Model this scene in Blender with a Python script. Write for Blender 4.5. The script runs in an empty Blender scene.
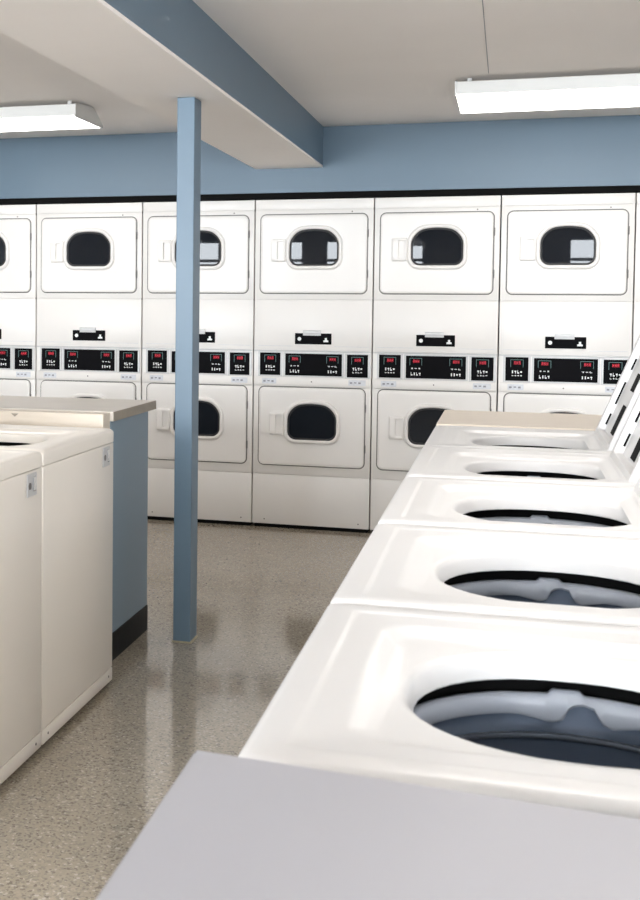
import bpy, bmesh, math, random
from mathutils import Vector, Matrix
random.seed(7)
scn = bpy.context.scene
COL = scn.collection

# ------------------------------------------------------------------ materials
def new_mat(name):
    m = bpy.data.materials.new(name); m.use_nodes = True
    nt = m.node_tree
    return m, nt, nt.nodes['Principled BSDF']

def paint(name, col, rough=0.35, spec=0.5, coat=0.0, var=0.03, scale=6.0, bump=0.0, bscale=60.0, metal=0.0):
    """painted / moulded surface with slight procedural tone and relief variation"""
    m, nt, b = new_mat(name)
    L = nt.links; N = nt.nodes
    tc = N.new('ShaderNodeTexCoord')
    nz = N.new('ShaderNodeTexNoise'); nz.inputs['Scale'].default_value = scale; nz.inputs['Detail'].default_value = 4
    L.new(tc.outputs['Object'], nz.inputs['Vector'])
    rp = N.new('ShaderNodeValToRGB')
    rp.color_ramp.elements[0].position = 0.3; rp.color_ramp.elements[1].position = 0.7
    rp.color_ramp.elements[0].color = tuple(max(0, c * (1 - var)) for c in col) + (1,)
    rp.color_ramp.elements[1].color = tuple(min(1, c * (1 + var)) for c in col) + (1,)
    L.new(nz.outputs['Fac'], rp.inputs['Fac']); L.new(rp.outputs['Color'], b.inputs['Base Color'])
    b.inputs['Roughness'].default_value = rough; b.inputs['Specular IOR Level'].default_value = spec
    b.inputs['Coat Weight'].default_value = coat; b.inputs['Coat Roughness'].default_value = 0.08
    b.inputs['Metallic'].default_value = metal
    if bump:
        n2 = N.new('ShaderNodeTexNoise'); n2.inputs['Scale'].default_value = bscale; n2.inputs['Detail'].default_value = 3
        L.new(tc.outputs['Object'], n2.inputs['Vector'])
        bp = N.new('ShaderNodeBump'); bp.inputs['Strength'].default_value = bump; bp.inputs['Distance'].default_value = 0.002
        L.new(n2.outputs['Fac'], bp.inputs['Height']); L.new(bp.outputs['Normal'], b.inputs['Normal'])
    return m

M = {}
M['enamel'] = paint('white_enamel', (0.68, 0.675, 0.672), rough=0.32, coat=0.12, var=0.012, scale=3, bump=0.04, bscale=9)
M['almond'] = paint('almond_enamel', (0.74, 0.695, 0.63), rough=0.28, coat=0.3, var=0.012, scale=3, bump=0.04, bscale=9)
M['dryer_enamel'] = paint('dryer_enamel', (0.755, 0.735, 0.71), rough=0.38, var=0.012, scale=3, bump=0.03, bscale=14)
M['groove'] = paint('door_groove_grey', (0.13, 0.125, 0.12), rough=0.6, var=0.05)
M['gasket'] = paint('black_rubber', (0.012, 0.012, 0.013), rough=0.55, var=0.1)
M['glass'] = paint('smoked_glass', (0.010, 0.012, 0.016), rough=0.015, spec=0.22, var=0.05)
M['panel_black'] = paint('black_control_overlay', (0.004, 0.004, 0.005), rough=0.6, spec=0.05, var=0.1)
M['silver'] = paint('brushed_aluminium_trim', (0.56, 0.56, 0.56), rough=0.5, metal=0.3, var=0.04, scale=40)
M['chrome'] = paint('chrome', (0.75, 0.75, 0.75), rough=0.15, metal=1.0, var=0.02)
M['marks'] = paint('white_print', (0.78, 0.80, 0.80), rough=0.5, var=0.1, scale=80)
M['tealmark'] = paint('teal_print', (0.10, 0.20, 0.20), rough=0.5, var=0.1, scale=80)
M['sticker'] = paint('grey_sticker', (0.60, 0.62, 0.66), rough=0.45, var=0.08, scale=50)
M['stickerprint'] = paint('sticker_print', (0.25, 0.25, 0.28), rough=0.5, var=0.1)
M['screw'] = paint('dark_screw', (0.16, 0.15, 0.14), rough=0.4, metal=0.5)
M['blue'] = paint('blue_wall_paint', (0.116, 0.180, 0.242), rough=0.42, var=0.025, scale=2.5, bump=0.10, bscale=120)
M['bluecab'] = paint('blue_cabinet_laminate', (0.180, 0.248, 0.305), rough=0.40, var=0.02, scale=2)
M['ceil'] = paint('ceiling_white', (0.92, 0.875, 0.84), rough=0.7, var=0.02, scale=1.5, bump=0.10, bscale=150)
M['wallwhite'] = paint('wall_white', (0.84, 0.82, 0.80), rough=0.6, var=0.02, scale=2)
M['black'] = paint('black_trim', (0.005, 0.005, 0.005), rough=0.8, spec=0.1, var=0.1)
M['kick'] = paint('black_kick_rubber', (0.005, 0.005, 0.005), rough=0.5, spec=0.15, var=0.1)
M['laminate'] = paint('beige_laminate', (0.62, 0.575, 0.515), rough=0.35, var=0.03, scale=9)
M['edge'] = paint('taupe_edge_band', (0.30, 0.26, 0.205), rough=0.5, var=0.04, scale=20)
M['greylam'] = paint('grey_laminate', (0.37, 0.37, 0.40), rough=0.42, var=0.015, scale=5)
M['ring'] = paint('pale_grey_plastic', (0.37, 0.40, 0.455), rough=0.35, var=0.03)
M['drum'] = paint('dull_steel', (0.095, 0.125, 0.18), rough=0.45, metal=0.4, var=0.06, scale=8)
M['drumband'] = paint('polished_steel_band', (0.20, 0.23, 0.28), rough=0.35, metal=0.5, var=0.04)
M['fixture'] = paint('white_sheet_metal', (0.74, 0.74, 0.72), rough=0.35, var=0.01)
M['frame'] = paint('window_frame_white', (0.7, 0.7, 0.7), rough=0.4)
M['caulk'] = paint('yellowed_caulk', (0.34, 0.30, 0.20), rough=0.7, var=0.15, scale=60)

def wood():
    m, nt, b = new_mat('pale_wood'); L = nt.links; N = nt.nodes
    tc = N.new('ShaderNodeTexCoord'); mp = N.new('ShaderNodeMapping')
    mp.inputs['Scale'].default_value = (1.5, 18, 18)
    nz = N.new('ShaderNodeTexNoise'); nz.inputs['Scale'].default_value = 5; nz.inputs['Detail'].default_value = 6
    rp = N.new('ShaderNodeValToRGB')
    rp.color_ramp.elements[0].color = (0.66, 0.575, 0.475, 1); rp.color_ramp.elements[1].color = (0.73, 0.65, 0.55, 1)
    L.new(tc.outputs['Object'], mp.inputs['Vector']); L.new(mp.outputs['Vector'], nz.inputs['Vector'])
    L.new(nz.outputs['Fac'], rp.inputs['Fac']); L.new(rp.outputs['Color'], b.inputs['Base Color'])
    b.inputs['Roughness'].default_value = 0.4
    return m
M['wood'] = wood()

def floor_mat():
    m, nt, b = new_mat('speckled_epoxy_floor'); L = nt.links; N = nt.nodes
    tc = N.new('ShaderNodeTexCoord')
    v = N.new('ShaderNodeTexVoronoi'); v.inputs['Scale'].default_value = 170; v.feature = 'F1'
    L.new(tc.outputs['Object'], v.inputs['Vector'])
    sep = N.new('ShaderNodeSeparateColor'); L.new(v.outputs['Color'], sep.inputs['Color'])
    rp = N.new('ShaderNodeValToRGB'); rp.color_ramp.interpolation = 'CONSTANT'
    e = rp.color_ramp.elements
    e[0].position = 0.0; e[0].color = (0.17, 0.145, 0.115, 1)
    e[1].position = 0.10; e[1].color = (0.25, 0.218, 0.175, 1)
    for p, c in ((0.28, (0.305, 0.265, 0.208)), (0.62, (0.322, 0.28, 0.22)), (0.86, (0.35, 0.307, 0.243)), (0.95, (0.44, 0.40, 0.34))):
        x = e.new(p); x.color = c + (1,)
    L.new(sep.outputs['Red'], rp.inputs['Fac'])
    nz = N.new('ShaderNodeTexNoise'); nz.inputs['Scale'].default_value = 1.6; nz.inputs['Detail'].default_value = 4
    L.new(tc.outputs['Object'], nz.inputs['Vector'])
    r2 = N.new('ShaderNodeValToRGB'); r2.color_ramp.elements[0].position = 0.3; r2.color_ramp.elements[1].position = 0.7
    r2.color_ramp.elements[0].color = (0.93, 0.92, 0.90, 1); r2.color_ramp.elements[1].color = (1, 1, 1, 1)
    L.new(nz.outputs['Fac'], r2.inputs['Fac'])
    mx = N.new('ShaderNodeMix'); mx.data_type = 'RGBA'; mx.blend_type = 'MULTIPLY'; mx.inputs['Factor'].default_value = 1
    L.new(rp.outputs['Color'], mx.inputs['A']); L.new(r2.outputs['Color'], mx.inputs['B'])
    L.new(mx.outputs['Result'], b.inputs['Base Color'])
    rr = N.new('ShaderNodeMapRange'); rr.inputs['To Min'].default_value = 0.05; rr.inputs['To Max'].default_value = 0.15
    L.new(nz.outputs['Fac'], rr.inputs['Value']); L.new(rr.outputs['Result'], b.inputs['Roughness'])
    b.inputs['Specular IOR Level'].default_value = 0.75
    n3 = N.new('ShaderNodeTexNoise'); n3.inputs['Scale'].default_value = 14; n3.inputs['Detail'].default_value = 2
    L.new(tc.outputs['Object'], n3.inputs['Vector'])
    bp = N.new('ShaderNodeBump'); bp.inputs['Strength'].default_value = 0.03; bp.inputs['Distance'].default_value = 0.01
    L.new(n3.outputs['Fac'], bp.inputs['Height']); L.new(bp.outputs['Normal'], b.inputs['Normal'])
    return m
M['floor'] = floor_mat()

def emit(name, col, s):
    m, nt, b = new_mat(name)
    b.inputs['Base Color'].default_value = tuple(c * 0.8 for c in col) + (1,)
    N = nt.nodes
    tc = N.new('ShaderNodeTexCoord'); nz = N.new('ShaderNodeTexNoise'); nz.inputs['Scale'].default_value = 30
    nt.links.new(tc.outputs['Object'], nz.inputs['Vector'])
    mr = N.new('ShaderNodeMapRange'); mr.inputs['To Min'].default_value = s * 0.96; mr.inputs['To Max'].default_value = s * 1.04
    nt.links.new(nz.outputs['Fac'], mr.inputs['Value']); nt.links.new(mr.outputs['Result'], b.inputs['Emission Strength'])
    b.inputs['Emission Color'].default_value = col + (1,)
    return m
LENS = 4.4
M['lens'] = emit('lit_fluorescent_lens', (1.0, 0.955, 0.915), LENS)
M['led'] = emit('red_led', (0.8, 0.02, 0.05), 0.20)

def pane_mat():
    m = bpy.data.materials.new('clear_window_glass'); m.use_nodes = True
    nt = m.node_tree; N = nt.nodes; L = nt.links
    N.remove(N['Principled BSDF'])
    t = N.new('ShaderNodeBsdfTransparent'); g = N.new('ShaderNodeBsdfGlossy'); g.inputs['Roughness'].default_value = 0.02
    fr = N.new('ShaderNodeFresnel'); mx = N.new('ShaderNodeMixShader')
    L.new(fr.outputs['Fac'], mx.inputs['Fac']); L.new(t.outputs['BSDF'], mx.inputs[1]); L.new(g.outputs['BSDF'], mx.inputs[2])
    L.new(mx.outputs['Shader'], N['Material Output'].inputs['Surface'])
    return m
M['pane'] = pane_mat()

# ------------------------------------------------------------------ mesh helpers
def obj(name, bm, mat, parent=None, smooth=None):
    bmesh.ops.recalc_face_normals(bm, faces=bm.faces)
    me = bpy.data.meshes.new(name)
    bm.to_mesh(me); bm.free()
    me.materials.append(M[mat])
    o = bpy.data.objects.new(name, me); COL.objects.link(o)
    if parent: o.parent = parent
    if smooth is not None:
        for p in me.polygons: p.use_smooth = True
        try:
            me.set_sharp_from_angle(angle=math.radians(smooth))
        except Exception:
            pass
    return o

def tag(o, label, cat, group=None):
    o['label'] = label; o['category'] = cat
    if group: o['group'] = group
    return o

def thing(name, label, cat, loc=(0, 0, 0), rz=0.0, group=None):
    o = bpy.data.objects.new(name, None); COL.objects.link(o)
    o.empty_display_size = 0.1
    o.location = loc; o.rotation_euler = (0, 0, rz)
    return tag(o, label, cat, group)

def struct(name, bm, mat):
    o = obj(name, bm, mat); o['kind'] = 'structure'; return o

def dup(root, loc, rz, label, group=None):
    r = root.copy(); COL.objects.link(r); r.location = loc; r.rotation_euler = (0, 0, rz)
    r['label'] = label
    if group: r['group'] = group
    for ch in list(root.children):
        c = ch.copy(); COL.objects.link(c); c.parent = r
        for g in list(ch.children):
            d = g.copy(); COL.objects.link(d); d.parent = c
    return r

def box(bm, x0, x1, y0, y1, z0, z1, bev=0.0, seg=2):
    t = bmesh.new()
    bmesh.ops.create_cube(t, size=1)
    for v in t.verts:
        v.co = Vector(((x0 + x1) / 2 + v.co.x * (x1 - x0), (y0 + y1) / 2 + v.co.y * (y1 - y0), (z0 + z1) / 2 + v.co.z * (z1 - z0)))
    if bev:
        bmesh.ops.bevel(t, geom=list(t.edges), offset=bev, segments=seg, profile=0.5, affect='EDGES')
    merge(bm, t)
    return bm

def merge(bm, t, mat=None):
    idx = {}
    for v in t.verts:
        co = mat @ v.co if mat else v.co
        idx[v] = bm.verts.new(co)
    for f in t.faces:
        try: bm.faces.new([idx[v] for v in f.verts])
        except ValueError: pass
    t.free()

def bx(*a, **k):
    return box(bmesh.new(), *a, **k)

def rrect(hx, hy, r, cx=0.0, cy=0.0, k=7, m=6, arch=0.0, rb=None):
    """rounded rectangle, counter-clockwise, same point count for every size; arch lifts the +y side"""
    r = min(r, hx * 0.98, hy * 0.98)
    pts = []
    q_ = r if rb is None else rb
    cs = [(hx - q_, -hy + q_, -90, q_), (hx - r, hy - r, 0, r), (-hx + r, hy - r, 90, r), (-hx + q_, -hy + q_, 180, q_)]
    for i, (px, py, a0, r) in enumerate(cs):
        arc = [(px + r * math.cos(math.radians(a0 + 90 * j / k)), py + r * math.sin(math.radians(a0 + 90 * j / k))) for j in range(k + 1)]
        pts += arc
        nx_, ny_, a1, r1 = cs[(i + 1) % 4]
        q = (nx_ + r1 * math.cos(math.radians(a1)), ny_ + r1 * math.sin(math.radians(a1)))
        p = arc[-1]
        for j in range(1, m):
            pts.append((p[0] + (q[0] - p[0]) * j / m, p[1] + (q[1] - p[1]) * j / m))
    out = []
    for x, y in pts:
        if arch and y > 0:
            w = max(0.0, y / hy)
            y = y + arch * (1 - (x / hx) ** 2) * w - arch * 0.5 * w
        out.append((cx + x, cy + y))
    return out

def loft(bm, loops, cap0=False, cap1=False):
    rows = [[bm.verts.new(p) for p in lp] for lp in loops]
    n = len(rows[0])
    for a, b in zip(rows[:-1], rows[1:]):
        for i in range(n):
            bm.faces.new((a[i], a[(i + 1) % n], b[(i + 1) % n], b[i]))
    if cap0: bm.faces.new(rows[0])
    if cap1: bm.faces.new(rows[-1])
    return bm

def XZ(pts, y): return [(p[0], y, p[1]) for p in pts]
def XY(pts, z): return [(p[0], p[1], z) for p in pts]

def cyl(bm, p0, p1, r, n=16, r1=None):
    p0 = Vector(p0); p1 = Vector(p1); d = (p1 - p0).normalized()
    a = d.orthogonal().normalized(); b = d.cross(a)
    lp = lambda p, rr: [tuple(p + a * rr * math.cos(2 * math.pi * i / n) + b * rr * math.sin(2 * math.pi * i / n)) for i in range(n)]
    return loft(bm, [lp(p0, r), lp(p1, r if r1 is None else r1)], True, True)

# ------------------------------------------------------------------ room shell
ZC = 2.34
XL, XR, YF = -4.3, 4.5, -9.6
struct('floor', bx(XL - .1, XR + .1, YF - .1, 0.9, -0.06, 0.0), 'floor')
struct('ceiling', bx(XL - .1, XR + .1, YF - .1, 0.9, ZC, ZC + 0.08), 'ceil')
b = bmesh.new()
box(b, XL - .1, XR + .1, 0.0, 0.9, 1.966, ZC - .001)
box(b, XL - .1, -2.78, 0.0, 0.9, 0.001, 1.965)
box(b, 2.78, XR + .1, 0.0, 0.9, 0.001, 1.965)
box(b, -2.78, 2.78, 0.82, 0.9, 0.001, 1.965)
struct('wall_back', b, 'blue')
struct('trim_1', bx(-2.77, 2.77, 0.012, 0.10, 1.934, 1.966), 'black')
struct('wall_left', bx(XL - .1, XL, YF, -.001, 0.001, ZC - .001), 'wallwhite')
struct('wall_right', bx(XR, XR + .1, YF, -.001, 0.001, ZC - .001), 'wallwhite')
# wall behind the viewer, three unseen windows with made-up spacing for daylight and reflections
wins = [(-3.3, -1.27), (-1.02, 0.36), (2.14, 4.15)]
WZ0, WZ1 = 0.70, 2.22
b = bmesh.new()
box(b, XL, XR, YF - .1, YF, 0.001, WZ0); box(b, XL, XR, YF - .1, YF, WZ1, ZC - .001)
xs = [XL] + [v for w in wins for v in w] + [XR]
for i in range(0, len(xs), 2):
    box(b, xs[i], xs[i + 1], YF - .1, YF, WZ0, WZ1)
struct('wall_front', b, 'wallwhite')
for i, (x0, x1) in enumerate(wins):
    b = bmesh.new()
    f = .05
    box(b, x0, x1, YF - .07, YF - .02, WZ0, WZ0 + f); box(b, x0, x1, YF - .07, YF - .02, WZ1 - f, WZ1)
    xm = (x0 + x1) / 2
    nb = max(2, round((x1 - x0) / .42))
    for k in range(nb + 1):
        xx = x0 + (x1 - x0 - f) * k / nb
        box(b, xx, xx + f, YF - .07, YF - .02, WZ0 + f, WZ1 - f)
    box(b, x0 + f, x1 - f, YF - .066, YF - .024, 1.90, 1.94)
    w = struct('window_%d' % (i + 1), b, 'frame')
    p = obj('pane', bx(x0 + f, x1 - f, YF - .047, YF - .043, WZ0 + f, WZ1 - f), 'pane', w)
# thin joint in the ceiling board, running away from the viewer
struct('trim_2', bx(1.3235, 1.3265, -6.0, -1.40, ZC - .002, ZC + .001), 'stickerprint')

# ceiling beam: white underside, blue sides
bt = thing('ceiling_beam', 'long ceiling beam with blue side and white underside resting on the blue post', 'beam', (0.196, 0, 2.106))
obj('soffit_board', bx(-.196, .196, YF + .01, -.001, 0.0, 0.012), 'ceil', bt)
obj('side_board', bx(.184, .1965, YF + .01, -.001, 0.0125, .233), 'blue', bt)
obj('side_board', bx(-.1965, -.184, YF + .01, -.001, 0.0125, .233), 'blue', bt)
obj('core', bx(-.183, .183, YF + .01, -.002, 0.0125, .232), 'ceil', bt)

# post
pt = thing('support_post', 'blue painted square post standing between the speckled floor and the ceiling beam', 'post', (0.239, -2.425, 0))
obj('shaft', bx(-.0345, .0345, -.052, .052, 0.0, 2.105, bev=.003), 'blue', pt)
b = bmesh.new()
loft(b, [XY(rrect(.041, .058, .005), 0.0005), XY(rrect(.036, .0535, .004), 0.006), XY(rrect(.0343, .0518, .003), 0.0065)], True, True)
obj('base_sealant', b, 'caulk', pt)

# ------------------------------------------------------------------ stacked dryers
W = 0.69; HW = 0.3416
def win_outline(e, k=8):
    # e = offset outwards; arched top, round corners
    return rrect(.139 + e, .096 + e, .072 + e * .8, .006, 0.003, k=k, m=6, arch=.026, rb=.045 + e * .9)

def make_door(root, name, z0, z1, wz):
    zc = (z0 + z1) / 2; hz = (z1 - z0) / 2
    # door plate: raised pan with a radiused edge, open where the window sits
    b = bmesh.new()
    O = lambda e: [(x, z + zc) for x, z in rrect(.307 + e, hz + e, .03 + e, k=7, m=6)]
    Wd = lambda e, dz=0: [(x, z + wz) for x, z in win_outline(e, 7)]
    loft(b, [XZ(O(0), -.0035), XZ(O(0), -.010), XZ(O(-.002), -.0135), XZ(O(-.006), -.015), XZ(O(-.02), -.015),
             XZ(Wd(.024), -.015), XZ(Wd(.006), -.013), XZ(Wd(.004), .03)])
    d = obj(name, b, 'dryer_enamel', root, smooth=35)
    # groove round the door: its dark gap painted as a thin grey plate
    b = bmesh.new()
    loft(b, [XZ(O(.006), -.0032), XZ(O(-.004), -.0036)], True, True)
    obj('door_gap_line', b, 'groove', d)
    # moulded bezel
    b = bmesh.new()
    loft(b, [XZ(Wd(.026), -.0148), XZ(Wd(.0245), -.022), XZ(Wd(.020), -.027), XZ(Wd(.013), -.029), XZ(Wd(.007), -.0265), XZ(Wd(.003), -.022), XZ(Wd(.0025), -.010)])
    obj('window_bezel', b, 'dryer_enamel', d, smooth=60)
    b = bmesh.new()
    loft(b, [XZ(Wd(.0035), -.016), XZ(Wd(.003), -.0205), XZ(Wd(-.001), -.0225), XZ(Wd(-.007), -.020), XZ(Wd(-.008), -.012)])
    obj('window_gasket', b, 'gasket', d, smooth=60)
    b = bmesh.new()
    loft(b, [XZ(Wd(-.004), -.008), XZ(Wd(-.0055), -.0155)], True, True)
    obj('window_glass', b, 'glass', d, smooth=60)
    # grip moulded onto the left of the bezel
    hc = wz - .006
    H = lambda hx, hz2, r, cx=-.2: [(x, z) for x, z in rrect(hx, hz2, r, cx, hc)]
    b = bmesh.new()
    loft(b, [XZ(H(.043, .066, .010), -.0148), XZ(H(.041, .064, .010), -.027), XZ(H(.037, .060, .009), -.030),
             XZ(H(.020, .052, .005, -.188), -.030), XZ(H(.0185, .0505, .004, -.188), -.0285), XZ(H(.017, .049, .004, -.188), -.003)], False, True)
    obj('pull_handle', b, 'dryer_enamel', d, smooth=35)
    # hinge pins on the right edge of the door
    for zz in (z0 + .11, z1 - .11):
        obj('hinge', cyl(bmesh.new(), (.3115, -.008, zz - .022), (.3115, -.008, zz + .022), .0045, 10), 'groove', d, smooth=40)
    return d

def marks(bm, cx, cz, w, h, y, rows, rnd):
    # little printed symbols: dots, dashes and L-shapes in rows (illegible in the photograph)
    for r, (fz, n, s) in enumerate(rows):
        for i in range(n):
            x = cx - w / 2 + w * (i + .5) / n
            z = cz + h * fz
            t = rnd.choice('dblt')
            ww = w / n * .62
            if t == 'd': box(bm, x - ww * .32, x + ww * .32, y - .0005, y, z - s * .9, z + s * .9)
            elif t == 'b': box(bm, x - ww * .5, x + ww * .5, y - .0005, y, z - s * .45, z + s * .45)
            elif t == 'l':
                box(bm, x - ww * .5, x - ww * .2, y - .0005, y, z - s, z + s)
                box(bm, x - ww * .2, x + ww * .5, y - .0005, y, z - s, z - s * .3)
            else:
                box(bm, x - ww * .5, x + ww * .5, y - .0005, y, z, z + s * .7)
                box(bm, x - ww * .1, x + ww * .3, y - .0005, y, z - s, z)

def led(bm, cx, cz, y, rnd):
    for i in range(3):
        x = cx + (i - 1) * .0125
        box(bm, x - .0042, x - .0024, y - .0006, y, cz - .009, cz + .009)
        if rnd.random() < .7: box(bm, x + .0018, x + .0036, y - .0006, y, cz - .009, cz + .009)
        box(bm, x - .0024, x + .0018, y - .0006, y, cz - .0012, cz + .0012)
        if rnd.random() < .6: box(bm, x - .0024, x + .0018, y - .0006, y, cz + .0072, cz + .009)

def outline(bm, x0, x1, z0, z1, y, t=.0022):
    box(bm, x0, x1, y - .0004, y, z1 - t, z1); box(bm, x0, x0 + t, y - .0004, y, z0, z1); box(bm, x1 - t, x1, y - .0004, y, z0, z1)

def make_dryer():
    rnd = random.Random(3)
    t = thing('stacked_dryer', '', 'dryer', (0, 0, 0), 0, 'stacked dryers along the back wall')
    b = bmesh.new(); box(b, -HW, HW, .004, .74, .022, 1.926)
    obj('cabinet', b, 'dryer_enamel', t)
    b = bmesh.new(); box(b, -HW + .01, HW - .01, .012, .72, 0.0, .0215)
    obj('plinth', b, 'black', t)
    def panel(name, z0, z1, y=-.003, bev=.003):
        return obj(name, bx(-HW, HW, y, .0038, z0, z1, bev=bev), 'dryer_enamel', t, smooth=40)
    panel('base_panel', .023, .316)
    panel('lower_front_panel', .319, .838)
    panel('trim_panel', .840, .894, y=-.006)
    mp = panel('middle_panel', 1.050, 1.342)
    panel('upper_front_panel', 1.345, 1.864)
    panel('top_panel', 1.867, 1.925)
    # fine pressed line low on the middle panel, broken by the coin slot
    for x0, x1 in ((-.318, -.115), (.128, .322)):
        obj('pressed_line', bx(x0, x1, -.0034, -.0030, 1.0735, 1.0755), 'sticker', mp)
        obj('pressed_line', bx(x0, x1, -.0034, -.0030, 1.132, 1.1332), 'dryer_enamel', mp)
    make_door(t, 'upper_door', 1.383, 1.836, 1.637)
    make_door(t, 'lower_door', .376, .832, .6245)
    # coin slot
    s = obj('coin_slot', bx(-.100, .112, -.0075, -.0031, 1.086, 1.150, bev=.002), 'panel_black', t)
    obj('slot_symbol', cyl(bmesh.new(), (-.074, -.0078, 1.117), (-.074, -.0074, 1.117), .011, 16), 'marks', s)
    b = bmesh.new(); loft(b, [[(x, y, z) for x, z in ((.066, 1.100), (.094, 1.100), (.094, 1.109), (.086, 1.112), (.086, 1.124), (.074, 1.124), (.074, 1.112), (.066, 1.109))] for y in (-.0079, -.0075)], True, True)
    obj('slot_symbol', b, 'marks', s)
    b = bmesh.new(); loft(b, [[(x, y, z) for y, z in ((-.0076, 1.137), (-.012, 1.137), (-.013, 1.148), (-.017, 1.1505), (-.017, 1.164), (-.013, 1.167), (-.0032, 1.167), (-.0032, 1.1505), (-.0076, 1.149))] for x in (-.052, .051)], True, True)
    obj('slot_handle', b, 'silver', s)
    # control strip
    c = obj('control_strip', bx(-HW, HW, -.001, .0038, .8955, 1.0485, bev=.0015), 'dryer_enamel', t)
    obj('strip_shadow_lip', bx(-HW, HW, -.012, -.0012, 1.041, 1.0488, bev=.002), 'silver', c)
    for nm, x0, x1, z0, z1 in (('small_display', -.305, -.184, .903, 1.034), ('wide_display', -.155, .174, .903, 1.031), ('small_display', .203, .322, .899, 1.030)):
        d = obj(nm, bx(x0, x1, -.006, -.0011, z0, z1, bev=.0015), 'panel_black', t)
        w = .0075
        b = bmesh.new()
        box(b, x0 - w, x1 + w, -.0085, -.0012, z1 + .0005, z1 + .006); box(b, x0 - w, x1 + w, -.0085, -.0012, z0 - w, z0 - .0005)
        box(b, x0 - w - .004, x0 - .0005, -.0085, -.0012, z0 - w, z1 + .006); box(b, x1 + .0005, x1 + w + .004, -.0085, -.0012, z0 - w, z1 + .006)
        obj('bezel', b, 'silver', d)
        y = -.0061
        cz = (z0 + z1) / 2; h = z1 - z0
        for cx in ([(x0 + x1) / 2] if nm == 'small_display' else [x0 + .055, x1 - .055]):
            bm_m = bmesh.new(); bm_l = bmesh.new(); bm_t = bmesh.new()
            led(bm_l, cx + .002, cz + h * .26, y, rnd)
            outline(bm_t, cx - .034, cx + .034, cz + h * .08, cz + h * .40, y)
            marks(bm_m, cx, cz, .060, h, y, [(-.12, 4, .009), (-.28, 4, .004)] if nm == 'small_display' else [(-.06, 3, .004), (-.30, 4, .009)], rnd)
            obj('led_digits', bm_l, 'led', d); obj('printed_symbols', bm_m, 'marks', d); obj('printed_outline', bm_t, 'tealmark', d)
    # stickers under the displays
    for x0, x1 in ((-.292, -.207), (.213, .311)):
        s = obj('sticker', bx(x0, x1, -.0066, -.0061, .852, .884), 'sticker', t)
        b = bmesh.new()
        for i in range(3):
            box(b, x0 + .008 + i * .024, x0 + .022 + i * .024, -.0069, -.0066, .862 + .003 * (i % 2), .872)
        obj('sticker_print', b, 'stickerprint', s)
    for x, z, y in ((0.0, .868, -.006), (-.27, .05, -.003), (.28, .05, -.003), (.22, 1.851, -.003)):
        obj('screw', cyl(bmesh.new(), (x, y - .0025, z), (x, y, z), .004, 10), 'screw', t)
    for z in (.3175, 1.3435, 1.8655):
        obj('seam_clip', bx(HW + .0002, HW + .0022, -.0035, .003, z - .006, z + .006), 'screw', t)
    return t

D0 = make_dryer()
dl = [
    'stacked white dryer at the left edge of the picture, cut off by the frame',
    'stacked white dryer directly behind the beige-topped blue counter, second from the left',
    'stacked white dryer partly hidden behind the blue square post',
    'stacked white dryer standing fully in view just right of the blue post',
    'stacked white dryer whose lower window is half covered by the end of the washer row',
    'stacked white dryer behind the raised washer lids, its lower door mostly covered',
    'stacked white dryer at the right edge, only a thin sliver in view',
]
for i, lab in enumerate(dl):
    loc = ((-3 + i) * W + W / 2, 0, 0)
    if i == 0:
        D0.location = loc; D0['label'] = lab
    else:
        dup(D0, loc, 0, lab)

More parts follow.
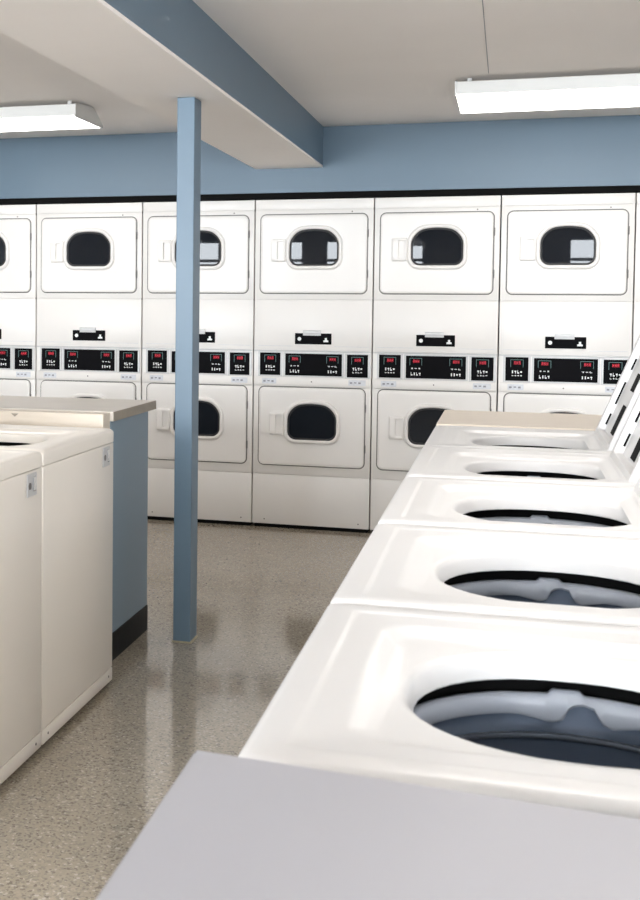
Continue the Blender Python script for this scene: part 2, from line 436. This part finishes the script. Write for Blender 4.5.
# ------------------------------------------------------------------ top-load washers
# local frame: front towards +x at x = 0, body back to x = -0.71, width along y, origin at floor, front centre
HT = 0.892
def make_washer(EN='enamel'):
    t = thing('washing_machine', '', 'washing machine', (0, 0, 0), 0, 'top loading washing machines')
    hy = .325; dep = .71
    xc = -dep / 2; hx = dep / 2
    hcx = -.325                                   # hole centre
    # body shell and front
    b = bmesh.new()
    Q = lambda e, z: XY(rrect((dep - .018) / 2 - e, hy - .003 - e, .006, -(dep + .010) / 2, 0, k=4, m=4), z)
    loft(b, [Q(.05, .040), Q(.002, .040), Q(.002, HT - .049), Q(0, HT - .049), Q(0, .022), Q(.05, .022)], True, True)
    obj('cabinet', b, EN, t, smooth=40)
    obj('front_panel', bx(-.0135, -.001, -hy + .002, hy - .002, .068, HT - .0475, bev=.004, seg=3), EN, t, smooth=40)
    obj('base_trim', bx(-.0135, -.0005, -hy + .002, hy - .002, .022, .066, bev=.003), EN, t, smooth=40)
    for y in (-.28, .28):
        obj('trim_screw', cyl(bmesh.new(), (-.0025, y, .045), (.0008, y, .045), .004, 10), 'screw', t)
    for x in (-.07, -dep + .06):
        for y in (-hy + .05, hy - .05):
            b = bmesh.new(); cyl(b, (x, y, 0), (x, y, .012), .024, 14); cyl(b, (x, y, .012), (x, y, .0215), .012, 10)
            obj('levelling_foot', b, 'kick', t, smooth=40)
    # top deck: rim, lid seat, recess, funnel to the opening -- one pressed sheet
    def R(x0, x1, y0, y1, r, z):
        return XY(rrect((x1 - x0) / 2, (y1 - y0) / 2, r, (x0 + x1) / 2, (y0 + y1) / 2, k=9, m=10), z)
    def full(e, z, r): return R(-dep + e, -e, -hy + e, hy - e, r, z)
    def seat(e, z, r=.012): return R(-.530 + e, -.045 - e, -hy + .046 + e, hy - .046 - e, r, z)
    def rec(e, z, r=.045): return R(-.520 + e, -.093 - e, -.232 + e, .232 - e, r, z)
    def hole(rr, z, p=.92): return R(hcx - rr, hcx + rr * 1.0, -rr, rr, rr * p, z)
    b = bmesh.new()
    loft(b, [full(.006, HT - .046, .007), full(0, HT - .045, .008), full(0, HT - .012, .008), full(.002, HT - .006, .013), full(.006, HT - .002, .014), full(.012, HT, .015),
             seat(-.004, HT, .014), seat(-.001, HT - .0004), seat(.003, HT - .0016), seat(.008, HT - .0021),
             rec(-.010, HT - .0031), rec(-.003, HT - .0037), rec(.004, HT - .0055), rec(.014, HT - .0105, .05), rec(.021, HT - .0128, .055), rec(.030, HT - .0142, .06),
             hole(.200, HT - .0148), hole(.194, HT - .0158), hole(.189, HT - .0185), hole(.1855, HT - .024), hole(.180, HT - .045), hole(.1815, HT - .046)])
    obj('top_panel', b, EN, t, smooth=50)
    # black gap liner under the opening
    b = bmesh.new()
    C = lambda r, z, n=64: [(hcx + r * math.cos(2 * math.pi * i / n), r * math.sin(2 * math.pi * i / n), z) for i in range(n)]
    loft(b, [C(.185, HT - .044), C(.228, HT - .046), C(.228, HT - .085), C(.214, HT - .089)])
    obj('opening_liner', b, 'black', t, smooth=60)
    # tub ring with the notched dispenser lug on the side away from / towards the row end
    n = 192
    def lug(a):     # angular distance (radians) from the lug axis
        return abs((a + math.pi) % (2 * math.pi) - math.pi)
    def ring_loop(r, z, low):
        out = []
        for i in range(n):
            a = 2 * math.pi * i / n
            d = lug(a + math.pi / 2 + .09)          # lug towards local -y
            s = (a + math.pi / 2 + .09 + math.pi) % (2 * math.pi) - math.pi
            zz = z; rr = r
            if low:
                w = max(0.0, 1 - abs(d - .20) / .20); zz -= .009 * w
                if d < .125: zz += .0155 * min(1.0, (.125 - d) / .045)
                if d < .5: rr -= .006 * min(1, (.5 - d) / .12)
            else:
                if d < .5: rr -= .004 * min(1, (.5 - d) / .12)
                if .02 < s < .2: zz += .006
            out.append((hcx + rr * math.cos(a), rr * math.sin(a), zz))
        return out
    b = bmesh.new()
    loft(b, [ring_loop(.213, HT - .074, False), ring_loop(.203, HT - .066, False), ring_loop(.196, HT - .066, False), ring_loop(.191, HT - .071, False),
             ring_loop(.190, HT - .088, True), ring_loop(.193, HT - .092, True), ring_loop(.205, HT - .090, True)])
    obj('tub_ring', b, 'ring', t, smooth=50)
    b = bmesh.new()
    loft(b, [C(.216, HT - .076), C(.210, HT - .108), C(.207, HT - .114), C(.202, HT - .119)])
    obj('drum_collar', b, 'drum', t, smooth=60)
    b = bmesh.new()
    loft(b, [C(.202, HT - .1195), C(.198, HT - .120), C(.197, HT - .124), C(.200, HT - .127)])
    obj('drum_band', b, 'drumband', t, smooth=60)
    b = bmesh.new()
    loft(b, [C(.206, HT - .1265), C(.206, HT - .20), C(.203, HT - .21), C(.203, HT - .40), C(.18, HT - .425), C(.06, HT - .43)], False, True)
    obj('drum', b, 'drum', t, smooth=50)
    # finned agitator
    b = bmesh.new()
    prof = [(.058, HT - .43), (.055, HT - .39), (.040, HT - .36), (.033, HT - .25), (.028, HT - .18), (.018, HT - .165)]
    for i in range(4):
        a = math.pi / 2 * i + .4
        bb = bmesh.new(); box(bb, .03, .13, -.006, .006, 0, .06, bev=.004)
        merge(b, bb, Matrix.Translation((hcx, 0, HT - .428)) @ Matrix.Rotation(a, 4, 'Z'))
    loft(b, [C(r, z, 24) for r, z in prof], True, True)
    obj('agitator', b, 'ring', t, smooth=50)
    # opened lid, hinged on the rear edge of the recess and leaning back
    ang = math.radians(22)
    hinge = Vector((-.5235, 0, HT - .018))
    # lid frame: u = along y, v = up the lid, w = thickness towards the back (-x)
    LM = Matrix.Translation(hinge) @ Matrix(((0, -math.sin(ang), -math.cos(ang), 0), (1, 0, 0, 0), (0, math.cos(ang), -math.sin(ang), 0), (0, 0, 0, 1)))
    def UV(pts, w): return [tuple(LM @ Vector((p[0], p[1], w))) for p in pts]
    lw = .276; lh = .23
    Lr = lambda e, r: rrect(lw - e, lh - e, r, 0, lh + .008, k=6, m=6)
    b = bmesh.new()
    # pan: rolled flange round the inner face, floor set back, outer skin behind
    loft(b, [UV(Lr(.031, .012), .026), UV(Lr(.030, .012), .024), UV(Lr(.026, .014), .002), UV(Lr(.021, .016), 0.0), UV(Lr(.004, .02), 0.0), UV(Lr(.001, .022), .003),
             UV(Lr(0, .022), .008), UV(Lr(0, .022), .034), UV(Lr(.004, .022), .040), UV(Lr(.02, .02), .042)], True, True)
    ld = obj('lid', b, EN, t, smooth=40)
    for sgn in (-1, 1):        # slots through the flange walls and, wider, through the inner face
        for v0, v1 in ((.06, .10), (.135, .215), (.26, .30), (.345, .40)):
            bb = bmesh.new(); box(bb, sgn * (lw - .0308) - .0012, sgn * (lw - .0308) + .0012, v0, v1, .0175, .0232)
            b = bmesh.new(); merge(b, bb, LM)
            obj('lid_slot', b, 'black', ld)
    for v0, v1 in ((.05, .15), (.20, .26), (.31, .40)):
        bb = bmesh.new(); box(bb, -.07, .03, v0, v1, .0245, .0262)
        b = bmesh.new(); merge(b, bb, LM)
        obj('lid_opening', b, 'black', ld)
    for u in (-lw - .002, lw + .002):
        obj('hinge_pin', cyl(bmesh.new(), LM @ Vector((u - .006, .012, .010)), LM @ Vector((u + .006, .012, .010)), .006, 12), 'screw', ld)
    # low console behind the lid
    obj('console', bx(-dep + .002, -.628, -hy + .01, hy - .01, HT + .0005, HT + .115, bev=.008, seg=3), EN, t, smooth=40)
    # coin plate on the front, near the end of the machine
    pl = obj('coin_plate', bx(-.0008, .003, .205, .275, .772, .838, bev=.002), 'silver', t)
    obj('coin_slot', cyl(bmesh.new(), (.0028, .222, .803), (.0042, .222, .803), .010, 14), 'screw', pl)
    b = bmesh.new(); box(b, .0028, .007, .242, .262, .786, .828, bev=.003)
    obj('slide_grip', b, 'chrome', pl)
    return t

Wm = make_washer()
XRW, XLW = 1.186, 0.150
ys = [(-5.815, -5.186, .965), (-5.181, -4.531, 1), (-4.512, -3.862, 1), (-3.840, -3.190, 1), (-3.183, -2.533, 1)]
wl = [
    'white top loading washer nearest the viewer, beside the grey counter, showing its large oval opening',
    'white top loading washer second from the grey counter in the right row, opening in view',
    'white top loading washer in the middle of the right row of five',
    'white top loading washer second from the far tan countertop, lid leaning back',
    'white top loading washer at the far end of the right row, touching the tan countertop',
]
for i, ((y0, y1, s), lab) in enumerate(zip(ys, wl)):
    loc = (XRW, (y0 + y1) / 2, 0)
    if i == 0:
        Wm.location = loc; Wm.rotation_euler = (0, 0, math.pi); Wm['label'] = lab; r = Wm; r.scale.y = s
    else:
        r = dup(Wm, loc, math.pi, lab); r.scale.y = 1
for i, lab in enumerate(('white washer on the left whose end butts against the beige-topped blue counter',
                         'white washer at the lower left, cut off by the picture edge')):
    y1 = -3.055 - i * .6553
    loc = (XLW, y1 - .325, 0)
    if i == 0:
        Wa = make_washer('almond'); Wa['label'] = lab; Wa.location = loc
    else:
        dup(Wa, loc, 0, lab)

# ------------------------------------------------------------------ counters
# left: blue cabinet with laminate top behind the left washers
c = thing('folding_counter', 'blue cabinet with beige worktop and black kick plate at the end of the left washers', 'counter', (0.058, -2.67, 0))
X0 = -1.30
b = bmesh.new()
pf = [(-.226, .104), (.325, .104), (.325, .889), (-.145, .889), (-.145, .72), (-.226, .72)]
loft(b, [[(x, y, z) for y, z in pf] for x in (X0, 0.0)], True, True)
obj('cabinet_body', b, 'bluecab', c)
obj('kick_plate', bx(X0, 0.003, -.22, .328, 0.0, .1035, bev=.002), 'kick', c)
obj('worktop', bx(X0 - .01, .008, -.145, .40, .8895, .925, bev=.002), 'laminate', c)
obj('edge_band', bx(.0081, .0115, -.145, .40, .890, .9245, bev=.001), 'edge', c)
obj('front_rail', bx(X0 - .01, -.003, -.222, -.1455, .7205, .922, bev=.003), 'wood', c)
b = bmesh.new(); loft(b, [[(-.36, -.2225, .914), (-.33, -.2225, .914), (-.345, -.2225, .902)], [(-.36, -.2232, .914), (-.33, -.2232, .914), (-.345, -.2232, .902)]], True, True)
obj('chip_mark', b, 'edge', c)

# right: countertop past the last washer
c = thing('folding_counter', 'tan countertop at the far end of the right washer row, level with the washer tops', 'counter', (1.19, -2.235, 0))
obj('cabinet_body', bx(.02, .70, -.28, .275, .10, .861, bev=.002), 'bluecab', c)
obj('kick_plate', bx(.03, .70, -.27, .27, 0.0, .0995), 'kick', c)
obj('worktop', bx(0, .71, -.292, .295, .8615, .896, bev=.003), 'wood', c)

# foreground: grey counter right under the viewer
c = thing('folding_counter', 'plain grey laminate counter in the foreground before the nearest washer', 'counter', (1.174, -5.898, 0))
obj('cabinet_body', bx(.02, .71, -.66, -.02, .10, .889, bev=.002), 'bluecab', c)
obj('kick_plate', bx(.03, .71, -.65, -.04, 0.0, .0995), 'kick', c)
b = bmesh.new()
P = [(.002, -.70), (.74, -.755), (.74, -.056), (-.005, .006)]
loft(b, [[(x, y, .8895) for x, y in P], [(x, y, .925) for x, y in P]], True, True)
bmesh.ops.bevel(b, geom=list(b.edges), offset=.003, segments=2, affect='EDGES')
obj('worktop', b, 'greylam', c)

# ------------------------------------------------------------------ ceiling lights
def make_light(label, x0, yc, L=1.24):
    # local x runs along the fixture, y across; hung just below the ceiling
    t = thing('ceiling_light', label, 'light fixture', (x0, yc, ZC), 0, 'fluorescent ceiling lights')
    hw = .265
    zb, zt = -.090, -.030
    b = bmesh.new()
    prof = [(-hw + .004, zb + .012), (-hw + .004, zt), (-hw + .012, zt + .004), (.02, zt + .022), (.09, zt + .018), (hw - .004, zb + .012)]
    loft(b, [[(.008, y, z) for y, z in prof], [(L - .008, y, z) for y, z in prof]], True, True)
    obj('housing', b, 'fixture', t)
    for xa, xb in ((0, .0075), (L - .0075, L)):
        b = bmesh.new()
        pe = [(-hw, zb - .002), (-hw, zt + .002), (-hw + .012, zt + .007), (.02, zt + .025), (.09, zt + .021), (hw, zb + .010), (hw, zb - .002)]
        loft(b, [[(xa, y, z) for y, z in pe], [(xb, y, z) for y, z in pe]], True, True)
        obj('end_plate', b, 'fixture', t)
    obj('lens', bx(.010, L - .010, -hw + .006, hw - .006, zb, zb + .0115, bev=.003), 'lens', t)
    b = bmesh.new(); box(b, .008, L - .008, -hw - .001, -hw + .0035, zb + .004, zb + .016)
    obj('lens_rail', b, 'fixture', t)
    for x in (.06, L - .06):
        obj('mounting_stud', cyl(bmesh.new(), (x, -.17, zt + .004), (x, -.17, -.0005), .012, 12), 'fixture', t, smooth=40)
        obj('mounting_stud', cyl(bmesh.new(), (x, .05, zt + .018), (x, .05, -.0005), .012, 12), 'fixture', t, smooth=40)
    return t
L0 = make_light('lit fluorescent ceiling light at the upper right, its left end above the dryers', 1.182, -1.121)
Lf = dup(L0, (-.655 - 1.24, -1.058, ZC), 0, 'lit fluorescent ceiling light at the left edge, cut off by the picture side'); Lf.scale.y = .8
for x, y, w in ((1.182, -4.3, 'right washer row'), (-1.895, -4.5, 'left washers'), (1.182, -7.6, 'viewer'), (-1.895, -7.6, 'entrance side')):  # unseen fixtures added for their light on the room
    dup(L0, (x, y, ZC), 0, 'unseen lit fluorescent ceiling light added to light the room, above the ' + w)

# ------------------------------------------------------------------ daylight
w = bpy.data.worlds.new('World'); scn.world = w; w.use_nodes = True
bg = w.node_tree.nodes['Background']
bg.inputs['Color'].default_value = (0.88, 0.94, 1.0, 1); bg.inputs['Strength'].default_value = 22.0
for i, (x0, x1) in enumerate(wins):
    ld = bpy.data.lights.new('window_portal', 'AREA'); ld.shape = 'RECTANGLE'; ld.size = x1 - x0; ld.size_y = WZ1 - WZ0
    ld.cycles.is_portal = True
    o = bpy.data.objects.new('window_portal', ld); COL.objects.link(o)
    o.location = ((x0 + x1) / 2, YF - .09, (WZ0 + WZ1) / 2); o.rotation_euler = (math.radians(90), 0, 0)

# ------------------------------------------------------------------ camera
cd = bpy.data.cameras.new('camera'); co = bpy.data.objects.new('camera', cd); COL.objects.link(co)
C = Vector((1.42760183, -6.90467553, 1.32185033))
Rv = Vector((0.95489729, 0.29686195, 0.00664401)); Uv = Vector((-0.02018956, 0.04258658, 0.99888877)); Fv = Vector((-0.29624912, 0.95397032, -0.04665932))
co.matrix_world = Matrix(((Rv.x, Uv.x, -Fv.x, C.x), (Rv.y, Uv.y, -Fv.y, C.y), (Rv.z, Uv.z, -Fv.z, C.z), (0, 0, 0, 1)))
cd.sensor_fit = 'VERTICAL'; cd.sensor_height = 24.0; cd.sensor_width = 24.0 * 640 / 900
cd.lens = 1190.93 / 900 * 24.0
cd.shift_x = (320 - 137.56) / 900; cd.shift_y = (358.16 - 450) / 900
cd.clip_start = 0.05
cd.dof.use_dof = True; cd.dof.focus_distance = 5.0; cd.dof.aperture_fstop = 9.0
scn.camera = co

scn.view_settings.view_transform = 'Standard'; scn.view_settings.look = 'None'
scn.view_settings.gamma = 1.0; scn.view_settings.use_curve_mapping = False
scn.view_settings.exposure = 0.95
scn.cycles.use_denoising = True
scn.cycles.max_bounces = 12; scn.cycles.diffuse_bounces = 8; scn.cycles.transparent_max_bounces = 8
scn.cycles.sample_clamp_indirect = 8.0; scn.cycles.caustics_reflective = False
